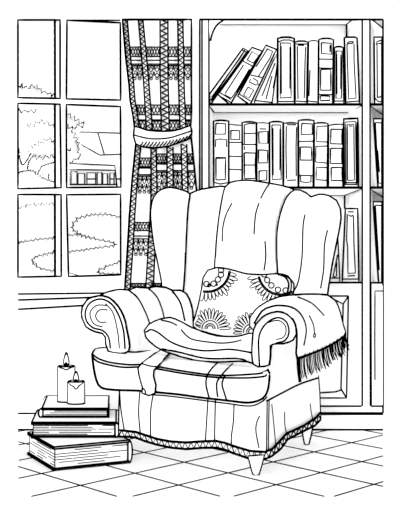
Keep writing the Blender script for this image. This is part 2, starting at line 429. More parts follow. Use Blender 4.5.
bk([(266, 45.2), (276.4, 49.4), (250.6, 103.6), (249, B1), (237.8, 96)], 'leaning book with a half-round mark above a square box, on the top shelf', ls=[[(248, 87), (253.8, 90), (249, 98), (243.6, 95), (248, 87)], [(251, 75), (262, 77.5)], [(253, 78), (257.6, 81), (258, 84.6), (255.6, 85), (249, 81.8), (251, 79)], [(267.5, 49), (256, 67)], [(266.5, 48.5), (272.6, 51.4), (270, 58), (258, 77)], [(238.5, 93.5), (250.5, 101)]], group=G1)
bk([(276.4, 54), (277.4, 62), (272, 103), (271.8, B1), (255, B1), (254.6, 101)], 'plain book leaning behind the half-round marked book against the tallest upright one', ls=[[(275, 63), (262, 96)], [(272, 76), (266, 99)], [(255.5, 100.5), (271.5, 102.3)], [(276, 73), (273, 88)]], group=G1, Y=BKY+.012, r=.7)
bk(top_curve(277.8, 294.2, 37.2)+[(294.4, B1), (277.6, B1)], 'tallest upright book with a long framed spine, beside the leaning books on the top shelf', inner=(280.4, 43, 290.8, 97.6), ls=[[(278, 101.4), (294, 101.4)], [(278.4, 42), (283, 40), (290, 40), (294, 42)]], group=G1, r=1)
bk(top_curve(294.9, 307.8, 41)+[(306.6, B1), (295.2, B1)], 'upright book with double side lines, right of the tallest one on the top shelf', ls=[[(296, 44), (306.8, 44)], [(297.4, 46), (298, 99)], [(305.4, 47), (304.2, 98)], [(296, 101), (306, 101.6)], [(298, 45.2), (304, 45.4)]], group=G1)
bk(top_curve(308.8, 318.2, 40.6, .8)+[(317.8, B1), (307.6, B1)], 'plain upright book left of the banded book on the top shelf', ls=[[(308, 101), (317.5, 102)], [(310, 70), (309, 96)]], group=G1, r=.6)
bk(top_curve(318.8, 333.4, 38.4)+[(332.4, B1), (318.4, B1)], 'upright book with bands and three framed boxes on the top shelf', boxes=((321.6, 43, 331.4, 53.8), (320.8, 69.4, 330.8, 90.2), (320.8, 96, 329.8, 100.6)), ls=[[(319, 59), (333, 59.3)], [(319, 68), (333, 68.3)], [(318.8, 94.4), (332.6, 94.6)], [(330, 45), (330, 52)]], group=G1)
bk(top_curve(334.4, 343.4, 46.6)+[(343.8, B1), (334, B1)], 'shortest upright book on the top shelf', inner=(336, 51, 341.6, 98), ls=[[(334.4, 101), (343.6, 101)]], group=G1, r=.9)
bk([(344.4, 38), (346, 37.2), (355, 37.2), (357, 38), (359.4, 101), (359, B1), (345.8, B1)], 'slightly tilted book with a long panel at the right end of the top shelf', ls=[[(347, 43), (350, 41.4), (354, 41.8)], [(347, 44), (348.6, 99), (356, 98), (354, 60), (354, 44)], [(347, 44), (353.6, 43)], [(346.4, 102), (358.5, 101)]], group=G1, r=.9)

bk(top_curve(213.6, 228.6, 120.4, .8)+[(228.6, B2), (213.8, B2)], 'thick book with two framed boxes at the left end of the middle shelf', boxes=((215.8, 123.6, 225.6, 134.4), (216, 158.4, 225.4, 179.4)), ls=[[(215.6, 147), (215.8, 139.6), (220, 139), (226.4, 139.6), (226.4, 147)], [(215.6, 157.4), (226, 157.6)], [(214.5, 182.4), (220, 184), (228, 182.6)]], group=G2, r=.9)
bk([(229, 124.4), (235, 125), (241.8, 125.4), (241.8, B2), (229.2, B2)], 'low book with a single square box, second from the left on the middle shelf', boxes=((230.6, 130.6, 239.6, 139.6),), ls=[[(229, 142.4), (241.6, 142.4)], [(229, 156.2), (241.6, 156.6)], [(229, 169.2), (241.6, 169.8)]], group=G2, r=.6)
bk(top_curve(242.2, 256.2, 121.8, .8)+[(256.2, B2), (242.4, B2)], 'book with stacked panels, third from the left on the middle shelf', boxes=((244.4, 153, 255, 178.6),), ls=[[(244.4, 144.4), (244.4, 124.8), (249, 123.6), (255, 123.8)], [(244.4, 133.6), (255.6, 133.2)], [(243, 144.4), (256, 144.4)], [(244.4, 165), (255, 165)], [(244.6, 146), (244.6, 150)]], group=G2, r=.85)
bk([(257, 123), (263, 122.8), (269, 123.4), (269, B2), (257, B2)], 'book with three square boxes in a column, left of centre on the middle shelf', boxes=((259, 131.8, 267.4, 143), (258.8, 150.2, 267.6, 162.8), (258.8, 170.6, 267, 180)), ls=[[(259.6, 128.8), (266.4, 129)]], group=G2, r=.6)
bk(top_curve(269.6, 283, 121.6, .8)+[(283, B2), (269.6, B2)], 'tall book with one narrow panel at the centre of the middle shelf', inner=(272.2, 125, 280.8, 179.2), group=G2, r=.9)
bk(top_curve(283.6, 298, 122.8, .6)+[(298, B2), (283.6, B2)], 'wide plain book with faint side lines, right of the centre of the middle shelf', ls=[[(286.4, 126), (286, 150), (286.6, 179)], [(296.4, 127), (296, 148), (296.2, 176)], [(287, 124.8), (296, 124.8)], [(287, 180.4), (296, 180)]], group=G2, r=.8)
bk(top_curve(298.4, 313.8, 119.8, .8)+[(313, B2), (298.8, B2)], 'book with square box above a band and open box below, right half of middle shelf', boxes=((301.6, 123.6, 311.8, 134.6), (300.4, 147, 311.6, 160)), ls=[[(299, 141.4), (313.4, 141.2)], [(299, 175.2), (313, 175.6)], [(300.6, 176), (300.8, 181.6), (306, 182.4), (310.8, 181.8), (311, 176)]], group=G2, r=.85)
bk(top_curve(314.4, 327.8, 122.8, .6)+[(327, B2), (314, B2)], 'book with three tall open boxes, third from the right end of the middle shelf', ls=[[(326.8, 126), (317, 126.4), (316.6, 141.6), (326.8, 142)], [(326.8, 146), (316, 146.4), (315.8, 162), (326.8, 163)], [(326.8, 167.6), (316.4, 167.2), (316.2, 179.6), (326.8, 180.4)]], group=G2, r=.8)
bk([(328.6, 125.4), (335, 124.4), (343, 124.4), (342.6, B2), (328.6, B2)], 'book with three wide framed boxes, second from the right end of the middle shelf', boxes=((330.8, 129.6, 342, 143.8), (330.8, 148.2, 342, 163.2), (331.2, 167.6, 342, 180.6)), group=G2, r=.7)
bk([(343.8, 119), (357.8, 118.4), (358.2, B2), (344.2, B2)], 'dark-edged tall book at the right end of the middle shelf', ls=[[(346, 184), (345.8, 122), (355.6, 121.6), (356.4, 184)], [(347.6, 180), (347.4, 124.4), (353.8, 124.2), (354.4, 180), (347.6, 180.4)], [(348.8, 126), (352.6, 126)], [(345, 182.6), (358, 182.6)], [(345, 184.4), (358, 184.4)], [(357, 122), (357.4, 183)]], group=G2, r=1)
bk([(331, 232), (337.6, 232), (339.7, 277), (339.6, B3), (325, B3)], 'book mostly hidden by the right wing of the armchair, on the bottom shelf', ls=[[(337.6, 254.6), (333, 277)], [(330, 278), (340, 278)], [(336.6, 262), (336.6, 276), (334, 277)]], r=.65)
bk([(345.4, 208.6), (357.6, 208.6), (358.8, 278.6), (358.8, B3), (342.4, B3), (342.4, 278.6)], 'single upright tapering book at the right end of the bottom shelf', ls=[[(347.4, 214), (346.6, 240), (347.6, 246), (348, 273.4), (355.4, 273), (354, 245), (353.4, 216)], [(348, 211.8), (353.6, 211.8)], [(348.6, 215), (351, 216.4), (353.4, 215)], [(347.6, 276), (355, 275.6)], [(343, 279), (358, 279)]], r=.85)
bk([(374, 37.2), (381.8, 37), (381.8, B1), (374.6, B1)], 'book on the top shelf beyond the right-hand upright of the bookcase', ls=[[(381.8, 40), (377, 41.6), (376.4, 45)], [(377.4, 98), (377, 44), (381.8, 43)], [(377.4, 97.4), (381.8, 96.6)], [(375, 98), (378, 101.4), (381.8, 101.6)]], r=.9)
bk([(373.6, 118.8), (381.8, 118.8), (381.8, B2), (378, B2)], 'tilting book on the middle shelf beyond the right-hand upright of the bookcase', ls=[[(375.4, 122.6), (381.8, 122.8)], [(375.4, 122.6), (378.6, 183), (381.8, 183.4)], [(377.6, 150), (379.4, 172)]], r=.9)
bk([(373.2, 201.8), (381.8, 201.8), (381.8, B3), (378.6, B3)], 'tilting book on the bottom shelf beyond the right-hand upright of the bookcase', ls=[[(375.4, 205.2), (381.8, 205.4)], [(375.4, 205.2), (379.2, 270)], [(374.4, 206), (378.4, 268)]], r=.9)

# ================================================================== CURTAIN
cu = empty('curtain', at(160, 291, 5.48), 'patterned window curtain gathered by a tieback left of the bookcase', 'curtain')
cY = lambda x, y: 5.49+.009*math.sin(x*.5)
def edge(pts, y):
    if y <= pts[0][1]: return pts[0][0]
    for (x0, y0), (x1, y1) in zip(pts, pts[1:]):
        if y <= y1: return x0+(x1-x0)*(y-y0)/(y1-y0)
    return pts[-1][0]
def zig(m, pts, wd, y0, y1, step=3.0, r=.38, wd1=None):
    n = max(2, int((y1-y0)/(step/2))); wd1 = wd1 or wd
    W = lambda y: wd+(wd1-wd)*(y-y0)/(y1-y0)
    ys = [y0+(y1-y0)*i/12 for i in range(13)]
    m.line([(edge(pts, y), y) for y in ys], .5); m.line([(edge(pts, y)+W(y), y) for y in ys], .5)
    m.line([(edge(pts, y0+(y1-y0)*i/n)+(W(y0+(y1-y0)*i/n)-.6 if i % 2 else .6), y0+(y1-y0)*i/n) for i in range(n+1)], r, False)
def xband(m, x0, x1, y0, y1, r=.3, step=3.2, sk=0):
    m.line([(x0, y0), (x1, y0+sk)], .42, False); m.line([(x0, y1), (x1, y1+sk)], .42, False)
    n = max(2, int((x1-x0)/(step/2)))
    for ph in (0, 1):
        m.line([(x0+(x1-x0)*i/n, (y0+.4 if (i+ph) % 2 else y1-.4)+sk*i/n) for i in range(n+1)], r, False)
def arches(m, x0, x1, y0, h=6.5, rows=2, r=.3):
    n = max(1, round((x1-x0)/5.0)); w_ = (x1-x0)/n
    m.line([(x0, y0), (x1, y0)], .42, False)
    for k in range(rows):
        for i in range(n+(k % 2 == 0) * 0):
            c = x0+w_*(i+.5); y = y0+h*k
            m.line([(c-w_*.42, y), (c-w_*.36, y+h*.7), (c, y+h*.2), (c+w_*.36, y+h*.7), (c+w_*.42, y)], r)
            m.line([(c-w_*.3, y+h*.75), (c, y+h*1.05), (c+w_*.3, y+h*.75)], r)
    for i in range(n):
        c = x0+w_*(i+.5); y = y0+h*rows+.8; q = [(c+1.5*math.cos(a*math.pi/3), y+1.6*math.sin(a*math.pi/3)) for a in range(7)]
        m.line(q, r)
# upper half
m = MB()
LU = [(122.4, 19.5), (125.6, 57.5), (129, 85), (130, 100), (133, 116), (134.6, 130)]
m.surf(LU+[(150, 132), (172, 133), (190.5, 128), (191.6, 110), (191.3, 85), (191.5, 19.5)], cY, th=.02, taper=1, ink=.75, smooth=False, grid=2.2)
m.lift = .006; m.step = 1.8
bands = [([(127, 19.5), (129.5, 57), (133, 85), (134.5, 100), (138, 129)], 0)]
zig(m, [(x+.2, y) for x, y in LU], 4.6, 19.5, 129, 4.6)
b2 = [(138.4, 19.5), (141, 50), (143.5, 82), (146.4, 129)]; b3 = [(160, 19.5), (160.2, 80), (161.4, 129)]; b4 = [(177.7, 19.5), (178.4, 60), (178.6, 85), (180, 129)]
zig(m, b2, 4.4, 19.5, 131, 4.8, wd1=6); zig(m, b3, 7.8, 19.5, 132, 5.6, .42); zig(m, b4, 5, 19.5, 131, 5, wd1=5.8)
cols = [(LU, 4.8, b2), (b2, 5.2, b3), (b3, 8, b4), (b4, 5.8, [(191.3, 19), (191.3, 130)])]
for L, wd, Rr in cols:
    for kind, y0, y1 in (('x', 47, 56.4), ('l', 60.2, 0), ('l', 64, 0), ('a', 65.6, 0), ('x', 105, 114.6), ('l', 119.8, 0), ('x', 121, 130)):
        ym = y0+4; a, b = edge(L, ym)+wd+.3, edge(Rr, ym)-.3
        if kind == 'x': xband(m, a, b, y0, y1, step=5.0)
        elif kind == 'l': m.line([(a, y0), (b, y0)], .42, False)
        else: arches(m, a, b, y0, 6)
# lower half
LL = [(135.6, 144), (132, 180), (129.3, 215), (127, 254), (124.6, 290)]
m.surf(LL+[(199, 290), (199, 240), (196.6, 190), (191.4, 138), (172, 133), (150, 140)], cY, th=.02, taper=1, ink=.75, smooth=False, grid=2.2)
m.lift = .006; m.step = 1.8
zig(m, [(x+.2, y) for x, y in LL], 5.2, 146, 289, 5)
c2 = [(151, 147), (151.2, 190), (149.6, 225), (148, 250), (145.6, 289)]; c3 = [(167, 146), (167, 195)]; c4 = [(181, 143), (182.4, 190), (183, 200)]
zig(m, c2, 5, 148, 289, 5.2, wd1=7.6); zig(m, c3, 6, 147, 195, 5); zig(m, c4, 5.6, 144, 195, 5)
re = [(191.6, 140), (196.4, 190)]
for L, wd, Rr in ((LL, 5.4, c2), (c2, 5.2, c3), (c3, 6.2, c4), (c4, 5.8, re)):
    rows = [('x', 158, 166.6), ('l', 168, 0), ('l', 174.6, 0), ('a', 176.2, 0)]
    if Rr is c2: rows += [('x', 222.4, 230.6), ('l', 236, 0), ('a', 238.8, 0), ('x', 283.4, 287)]
    if Rr is c3: rows += [('x', 283.4, 287)]
    for kind, y0, y1 in rows:
        dy = {True: 0}.get(Rr is c2, -4)*(y0 < 200)
        y0 += dy; y1 += dy; ym = y0+4; a, b = edge(L, ym)+wd+.3, edge(Rr, ym)-.3
        if kind == 'x': xband(m, a, b, y0, y1, step=5.0)
        elif kind == 'l': m.line([(a, y0), (b, y0)], .42, False)
        else: arches(m, a, b, y0, 7.4)
m.build('curtain_panel', LINEN, cu)
m = MB()
m.surf([(134.4, 126.6), (146, 130), (164, 131.6), (180, 129.6), (190.4, 125.6), (191.6, 131), (191, 137.4), (180, 142), (168, 146), (154, 147.6), (142, 146.4), (136, 144), (133.6, 136)], pY(5.455), B=.02, R=8, th=.06, ink=.75)
m.line([(134, 135), (150, 138.6), (168, 138), (182, 134), (191, 131)], .5)
for i in range(15):
    x = 141+i*3.4; y = edge([(0, 0)], 0) if 0 else (146.6-((x-154)/36)**2*8 if x > 154 else 146.6)
    m.line([(x-1.4, y-.4), (x+.6, y-2.4), (x+2.2, y-5)], .45)
m.build('tieback', LINEN, cu)

# ================================================================== ARMCHAIR
ch = empty('armchair', O+U*.29+V*.3, 'large white wingback armchair with rolled arms and skirt, in front of the bookcase', 'armchair')
topL, topR = at(92, 353, pv(-.04)(92, 353)), at(269, 373, pv(-.04)(269, 373))
seat_top = plane3(topL, topR, topL+V*.5)
# legs
for q in ([(248, 456), (250, 464), (252.6, 473.6), (255.6, 475.6), (258.8, 474.6), (261.6, 466), (264.4, 455)],):
    m = MB(); m.surf(q, pY(4.545), B=.015, R=5, th=.03, taper=.8, ink=.7, smooth=False); m.build('leg', WOOD, ch)
m = MB(); m.surf([(301, 428), (302.6, 434), (304.4, 443.6), (306.6, 445.4), (309, 443.4), (311.4, 434), (313.4, 424)], pY(5.2), B=.015, R=5, th=.03, taper=.8, ink=.7, smooth=False); m.build('leg', WOOD, ch)
p = O+U*.5+V*.5
m = MB(); m.lathe((p.x, p.y), [(.014, 0), (.022, .13)], 10); m.build('leg', WOOD, ch)
# skirt
def edge2(c, t):
    ds = [0]
    for a, b in zip(c, c[1:]): ds.append(ds[-1]+math.dist(a, b))
    q = t*ds[-1]
    for i in range(1, len(c)):
        if q <= ds[i]+1e-9:
            k = (q-ds[i-1])/(ds[i]-ds[i-1]); return (c[i-1][0]+(c[i][0]-c[i-1][0])*k, c[i-1][1]+(c[i][1]-c[i-1][1])*k)
    return c[-1]
hemU = [(118.5, 430), (127, 431), (135.5, 432), (146, 435.4), (157, 439), (171, 441.6), (186.5, 442.5), (202, 441.4), (216, 441), (225, 443), (233, 446), (250, 451), (265, 452), (272, 449), (279, 442), (286.5, 433.5), (303, 426), (315, 418.5), (320.4, 412.5)]
hemL = [(118.5, 436.4), (127, 436.6), (135.5, 437.4), (146, 441.4), (157, 444.6), (171, 447.6), (186.5, 449), (202, 447.8), (216, 447.6), (225, 449.6), (233, 453), (250, 458.7), (265, 459), (272, 455.8), (280.5, 449), (288, 439), (303, 431.4), (315, 425.4), (320.4, 419.6)]
sk = fmax(pv(.03), pu(.0))
m = MB()
m.surf([(120, 380), (200, 388), (262, 395), (268, 398), (288, 386), (318, 372), (319.6, 393), (320.4, 416)]+[(a, b+2) for a, b in hemU[::-1][1:]]+[(118.5, 430), (119, 405)], sk, th=.36, taper=.86, ink=.55, smooth=False, grid=6)
m.lines([[(267, 399), (266.6, 425), (266, 452)], [(269, 399), (268.4, 425), (268, 451)]], .55)
m.lines([[(119.4, 389), (121, 410), (124.4, 431)], [(140, 390), (138.6, 412), (140.4, 434)], [(153, 395), (150.6, 412), (150.6, 436)], [(208, 398), (207, 415), (205.4, 440)], [(215.4, 400), (214.6, 435), (215, 440)], [(234, 405), (233.4, 421), (231.4, 436), (231.4, 444)], [(259.6, 416), (256.6, 423), (256, 432), (259, 448)], [(271.6, 404), (274, 428), (275.6, 446)], [(284.4, 412), (284.6, 424), (286.4, 434)], [(310, 403.5), (311, 412), (312.4, 419)]], .45)
skirt = m.build('skirt', FABRIC, ch)
m = MB()
sk2 = fmax(pv(.02), pu(-.01))
m.surf(hemU+hemL[::-1], sk2, th=.015, taper=1, ink=.85, smooth=False, grid=3)
z = []
U1, L1 = [[( edge2(c, t/74)) for t in range(75)] for c in (hemU, hemL)]
for i in range(min(len(U1), len(L1))): z.append(U1[i] if i % 2 else L1[i])
m.lift = .003; m.line(z, .6, False)
m.build('zigzag_trim', FABRIC, skirt)
# back, wings
m = MB()
m.surf([(190, 194), (186.6, 191.6), (182.5, 190.2), (172, 187.6), (161.5, 189.5), (154, 197), (151, 209), (151.6, 227), (154.6, 248), (158.5, 266), (161.8, 284), (163, 300), (182, 300), (183.4, 290), (185, 269), (186.4, 236), (188, 209)], pv(.43, .12), B=.03, R=16, th=.12, taper=.9, ink=.75)
m.build('wing', FABRIC, ch)
m = MB()
m.surf([(190, 193.6), (197.5, 190.4), (208, 188.2), (226, 187), (228, 200), (224, 260), (222, 318), (190, 318), (183, 300), (183.4, 290), (185, 269), (186.4, 236), (188, 209)], pv(.47, .12), B=.02, R=14, th=.09, taper=.9, ink=.65)
m.build('wing_inner_panel', FABRIC, ch)
m = MB()
m.surf([(294.5, 190), (287, 197), (281, 212), (277.4, 230), (277, 254), (278, 276), (279, 300), (300, 304), (326, 300), (327.5, 295), (329, 284), (333, 260), (338, 236), (341, 218), (340.4, 209), (336.5, 200.6), (329, 195.8), (319, 194.4), (310.8, 197), (306.5, 193.2), (300.5, 190.2)], pv(.42, .12), B=.03, R=16, th=.12, taper=.9, ink=.75)
m.lines([[(305, 214.4), (303, 227), (302, 257), (298.4, 281), (294.5, 290)], [(327.5, 230), (324.5, 245), (323.6, 269), (320.6, 288.5)], [(310.8, 197), (309.4, 195.2)]], .5)
m.build('wing', FABRIC, ch)
m = MB()
m.surf([(225.4, 187), (230.5, 182.6), (241, 180.8), (254, 181), (269, 183.4), (284, 186.4), (294.5, 190), (287, 197), (281, 212), (277.4, 230), (277, 254), (278, 275), (260, 300), (230, 300), (216, 275), (216, 251), (218, 227), (221.5, 203)], pv(.435, .12), B=.05, R=16, th=.11, taper=.9, ink=.75)
m.lines([[(216, 268), (232, 271), (245, 273.6), (260, 274.6), (278, 274.6)]], .6)
m.lines([[(232, 203), (226, 215), (222.8, 228), (222.4, 241.4)], [(269, 184), (264.5, 191), (260.6, 198.5)], [(259, 203), (255.5, 215), (254, 234.5)], [(265, 241), (265.7, 257), (264, 270.5)]], .5)
m.build('backrest', FABRIC, ch)
# left arm
arm = MB()
arm.surf([(98, 297), (104, 293.4), (110, 291.4), (120, 289.6), (129, 290.4), (137.6, 287.3), (148, 287.9), (156.5, 286.4), (165.3, 287.3), (172.3, 290.4), (180.4, 290.4), (186.6, 294), (191.7, 306.7), (193.4, 324), (196, 345), (165, 350), (128, 352), (110, 350), (104, 320)],
         fmin(fmax(pv(.09), pu(.56)), pv(.42)), B=.03, R=12, th=.09, taper=.88, ink=.75, grid=3.5)
arm.lines([[(129, 290.4), (137.6, 298), (145, 311.7), (149.5, 323.5)], [(148, 287.9), (156.5, 296.6), (161.5, 308), (164, 318)], [(172.3, 290.9), (180.4, 303), (184.9, 321)]], .6)
larm = arm.build('armrest', FABRIC, ch)
m = MB()
m.surf([(108.5, 351), (105.5, 337), (102.5, 333.4), (95, 331.6), (86, 326.5), (82, 317.5), (82.4, 307), (87.5, 299.5), (98, 296), (108.5, 297.4), (117.5, 305.5), (123.5, 316), (126.5, 328), (128.6, 351)], pv(.04), B=.012, R=6, th=.05, taper=.92, ink=.75)
m.lines([[(110.4, 348.4), (108.6, 337), (102.5, 330.4), (93.5, 328), (86.8, 321.5), (85.4, 311.5), (90.5, 302.5), (101, 299), (111.5, 304), (119, 316), (123.5, 331), (125, 349)]], .6)
m.lines([[(105.5, 303.6), (113, 313), (117.5, 331), (119.4, 348.4)], [(107, 305.5), (96.5, 305.5), (90, 313), (93.5, 323.5), (102.5, 327)], [(107.6, 310), (99.5, 310), (95.6, 316), (99.5, 322), (106.4, 322)]], .42)
m.build('scroll_panel', FABRIC, larm)
# right arm
arm = MB()
arm.surf([(256, 322), (266, 308), (280, 304), (300, 303), (322, 303), (330, 312), (334, 330), (330, 345), (318, 376), (299, 384), (267, 401), (265, 372), (256, 366)], fmax(pv(.04), pu(-.02)), th=.15, taper=.88, ink=None, grid=5)
arm.lines([[(267, 401), (282, 393), (300, 384), (318, 378)]], .6); arm.lines([[(297, 357), (297.4, 368), (299, 382)]], .9)
rarm = arm.build('armrest', FABRIC, ch)
m = MB()
m.surf([(253.5, 364), (253, 334), (256.5, 323.5), (266, 314.5), (279, 311.6), (289.5, 316), (295.5, 325), (296.4, 334), (293, 340), (283, 343.6), (272, 344.4), (270.6, 356), (269.6, 364.6)], pv(.0), B=.01, R=6, th=.045, taper=.94, ink=.7)
m.lines([[(259.5, 366), (258.6, 340), (262.5, 328), (270, 320.5), (279, 317.6), (286.5, 322), (289, 332.5), (285, 340.5), (276, 343)]], .6)
m.lines([[(268, 322.8), (274, 320.8), (280, 321), (285, 325.4), (286, 332), (283, 337.4), (276, 339.6)], [(270, 344.6), (270, 356), (268.6, 366)]], .4)
m.build('scroll_panel', FABRIC, rarm)
# seat cushion
cf = fmin(fmax(pv(-.04), seat_top), pv(.40))
m = MB()
m.surf([(92, 353.5), (94.4, 349.6), (107, 346), (128.6, 342), (140, 330), (210, 335), (255, 345), (267, 367.6), (269.4, 373), (269, 382), (267.4, 391), (262.5, 398.5), (249, 402.6), (228, 400.6), (200, 397.4), (180, 394.6), (160, 392.6), (140, 390.8), (113, 389.8), (101, 387.4), (96.5, 380.5), (93.5, 367)], cf, th=.08, off=None, taper=.9, ink=None, grid=5)
m.lift = .004
m.line([(92, 353.5), (93.5, 367), (96.5, 380.5), (101, 387.4), (113, 389.8), (140, 390.8), (160, 392.6), (180, 394.6), (200, 397.4), (228, 400.6), (249, 402.6), (262.5, 398.5), (267.4, 391), (269, 382), (269.4, 373), (267, 367.6), (253, 364.6)], .75)
m.line([(92, 354), (94.4, 349.6), (100, 348.2), (108, 347.8)], .7); m.line([(128.6, 348.6), (137, 345), (152, 343.6)], .55)
m.lines([[(92.4, 354), (98, 358.4), (110, 362.3), (128, 364.6), (143, 364.6), (160, 367), (180, 370.6), (207, 374.4), (225, 375.4), (245, 374.6), (262, 373), (268, 369)],
         [(92, 356), (97, 361.4), (110, 365.2), (125, 367.4), (143, 367), (160, 369.4), (180, 373), (207, 376.6), (225, 377.8), (250, 377.8), (265.5, 376), (269, 372.4)]], .6)
m.lines([[(153, 394.8), (166, 395.8), (180, 397.4), (205, 400.6), (226.5, 403.4), (250.5, 406), (263, 401), (267, 397)]], .5)
m.lines([[(217.5, 362.5), (211, 369.4), (207, 376), (206, 385), (209, 397.6)], [(232.5, 363.4), (225, 371), (221, 376), (216.6, 383.5), (217.6, 397)], [(225, 375.4), (222, 383.5), (224, 392), (226.5, 400)]], .55)
m.build('seat_cushion', FABRIC, ch)

# ================================================================== THROWS AND PILLOW
th1 = empty('throw_blanket', at(200, 362, 4.8), 'folded throw blanket lying across the seat with one end hanging over the cushion front', 'blanket')
m = MB()
m.surf([(144.6, 330.5), (149, 324.6), (161, 319), (170, 317.6), (180, 321.4), (192, 328), (200, 331), (216, 336), (237, 336.6), (253, 333.6), (254, 345), (253.4, 363.6), (247, 361.4), (238, 361), (219, 361.8), (198, 360.4), (179, 355.8), (162.5, 350), (153.5, 344.5), (146, 337)], pv(.065, .35), B=.035, R=8, th=.06, taper=.9, ink=.75)
m.lines([[(146, 332), (150.5, 329.5), (158, 332.5), (170, 341.5), (185, 347.5), (200, 350.4), (212, 350.6), (231, 349.4), (252, 352.8)], [(162, 349), (180, 352.4), (198, 357), (212, 358.6), (238, 358.4), (246, 361)]], .6)
m.lines([[(161, 320), (170, 322), (177, 325.4)], [(181, 329.5), (187, 336), (195, 340), (219, 343), (233, 342), (241.5, 340)]], .5)
m.build('folded_blanket', WOOL, th1)
m = MB()
ff = fmax(pv(-.058), lambda x, y: seat_top(x, y)-.05)
m.surf([(161, 350), (149, 358), (141.5, 363.4), (138, 368), (140, 379), (142.6, 388), (142, 393), (149, 395.6), (155, 393.4), (156, 385), (153.6, 376), (154, 370.4), (157.4, 367), (164, 359.4), (170, 353)], ff, B=.006, R=3, th=.02, taper=.98, ink=.7, grid=3)
m.lines([[(142, 363.6), (150, 366), (158, 366.6)], [(141.6, 388.4), (144.4, 389.4), (145.6, 393), (144.6, 394.6)]], .5)
m.build('hanging_end', WOOL, th1)
th2 = empty('throw_blanket', at(310, 358, 4.8), 'fringed throw blanket draped over the right rolled arm of the armchair', 'blanket')
tf = fmax(pv(-.035), pu(-.13))
m = MB()
m.surf([(250, 326), (250.2, 317.5), (256, 309.5), (265, 303), (278, 297.4), (290, 295.4), (305, 294.2), (327.5, 295), (335, 300.5), (339.5, 311), (343, 325), (345.4, 335), (337.5, 341), (324, 348.5), (309, 354.5), (297, 358.4), (296.8, 345), (296.6, 330), (292.5, 318.5), (282, 311.6), (271, 312.4), (262, 317), (256, 323.6), (253.4, 330)], tf, B=.03, R=9, th=.05, taper=.95, ink=.72, grid=3.5)
m.lines([[(254, 323.5), (262, 311), (270, 307), (279, 305.4), (292.5, 307.6), (301.5, 315.5), (306, 329), (303.6, 345.5)]], .65)
m.lines([[(298, 297), (312, 303.5), (324, 315.5)], [(309, 315.5), (313, 324), (314.4, 333)], [(314.4, 333), (313, 336), (314.8, 337.6), (315.6, 335), (314.4, 333)]], .5)
blk = m.build('draped_blanket', WOOL, th2)
m = MB(); m.fn = lambda x, y: tf(x, min(y, 340)+0)-.012; m.B = 0
base = [(297, 358.2), (309, 354.3), (324, 348.3), (337.5, 340.8), (345.6, 334.6)]
bb = spline(base, step=1.35)
N = len(bb)
for i, (x, y) in enumerate(bb):
    t = i/(N-1)
    ln = 23-9*t+random.uniform(-3, 2); dx = 2.6+2.4*t*random.uniform(.6, 1.4)
    m.line([(x, y), (x+dx*.2+random.uniform(-.5, .5), y+ln*.5), (x+dx*.8, y+ln)], random.uniform(.26, .42))
    if i % 3 == 0: m.line([(x+.6, y-2.6), (x, y)], .42, False)
for i in range(2): m.line([(342+i*1.6, 337), (343.6+i*.55, 344), (344+i*.7, 349+random.uniform(-2, 3))], .55)
m.line(base, .6)
m.build('fringe', WOOL, blk)
pl = MB()
pil = [(203.5, 277.5), (208, 270.4), (217, 267.8), (229, 269.4), (247, 274.2), (262, 275), (277, 274), (287.5, 276), (293.5, 283.5), (293.5, 291), (289, 302), (275, 322), (258, 333), (250, 334), (229, 336.6), (208, 332.6), (193.6, 326.6), (196, 315), (199, 303), (202, 288)]
pl.surf(pil, pv(.34, .25), B=.055, R=20, th=.05, taper=.9, ink=.75)
pl.lift = .004
def petals(m, cx, cy, r0, r1, a0, a1, n, r=.36):
    for i in range(n):
        a = math.radians(a0+(a1-a0)*(i+.5)/n); h = math.radians((a1-a0)/n*.46)
        rr = r1*random.uniform(.9, 1.05)
        P = [(r0, a-h), (r0+(rr-r0)*.6, a-h*.8), (rr-.6, a-h*.4), (rr, a), (rr-.6, a+h*.4), (r0+(rr-r0)*.6, a+h*.8), (r0, a+h)]
        P = [(cx+q*math.cos(b), cy+q*math.sin(b)) for q, b in P]
        P = [p for p in P if inside(p, m.out) and sdist(p, m.out) > .8]
        if len(P) > 2: m.line(P, r)
def arc(m, cx, cy, rad, a0, a1, r=.42):
    P = [(cx+rad*math.cos(math.radians(a0+(a1-a0)*i/24)), cy+rad*math.sin(math.radians(a0+(a1-a0)*i/24))) for i in range(25)]
    P = [p for p in P if inside(p, m.out)]
    if len(P) > 2: m.line(P, r)
arc(pl, 207, 269, 22, -10, 110); arc(pl, 207, 269, 23.4, -10, 110)
petals(pl, 207, 269, 24.4, 33, 0, 104, 13, .3)
for a, q in ((92, 15), (66, 16), (44, 15), (22, 15), (4, 14)):
    x, y = 207+q*math.cos(math.radians(a)), 269+q*math.sin(math.radians(a))
    arc(pl, x, y, 2.7, 0, 360, .4)
arc(pl, 209, 285.4, 1.4, 0, 360, .4); arc(pl, 216.6, 284.6, .8, 0, 360, .4)
arc(pl, 281, 272, 22, 60, 190); arc(pl, 281, 272, 23.4, 60, 190)
petals(pl, 281, 272, 24.4, 34, 96, 188, 12, .3)
for a, q in ((172, 17), (150, 16), (126, 16.5), (100, 18), (76, 19)):
    x, y = 281+q*math.cos(math.radians(a)), 272+q*math.sin(math.radians(a)); arc(pl, x, y, 2.7, 0, 360, .4)
for cx, cy in ((210, 328.6), (251.5, 332)):
    petals(pl, cx, cy, 9.5, 20, 170, 365, 15, .3)
    for q in (3, 5, 8): arc(pl, cx, cy, q, 175, 365, .36)
pl.line([(277, 274), (285, 277), (288.6, 284), (287, 293), (284, 297)], .6); pl.line([(283, 275), (290, 279), (291.4, 286), (290, 294)], .45)
pl.build('throw_pillow', LINEN, label='white throw pillow with flower medallions leaning against the back of the armchair', cat='pillow')

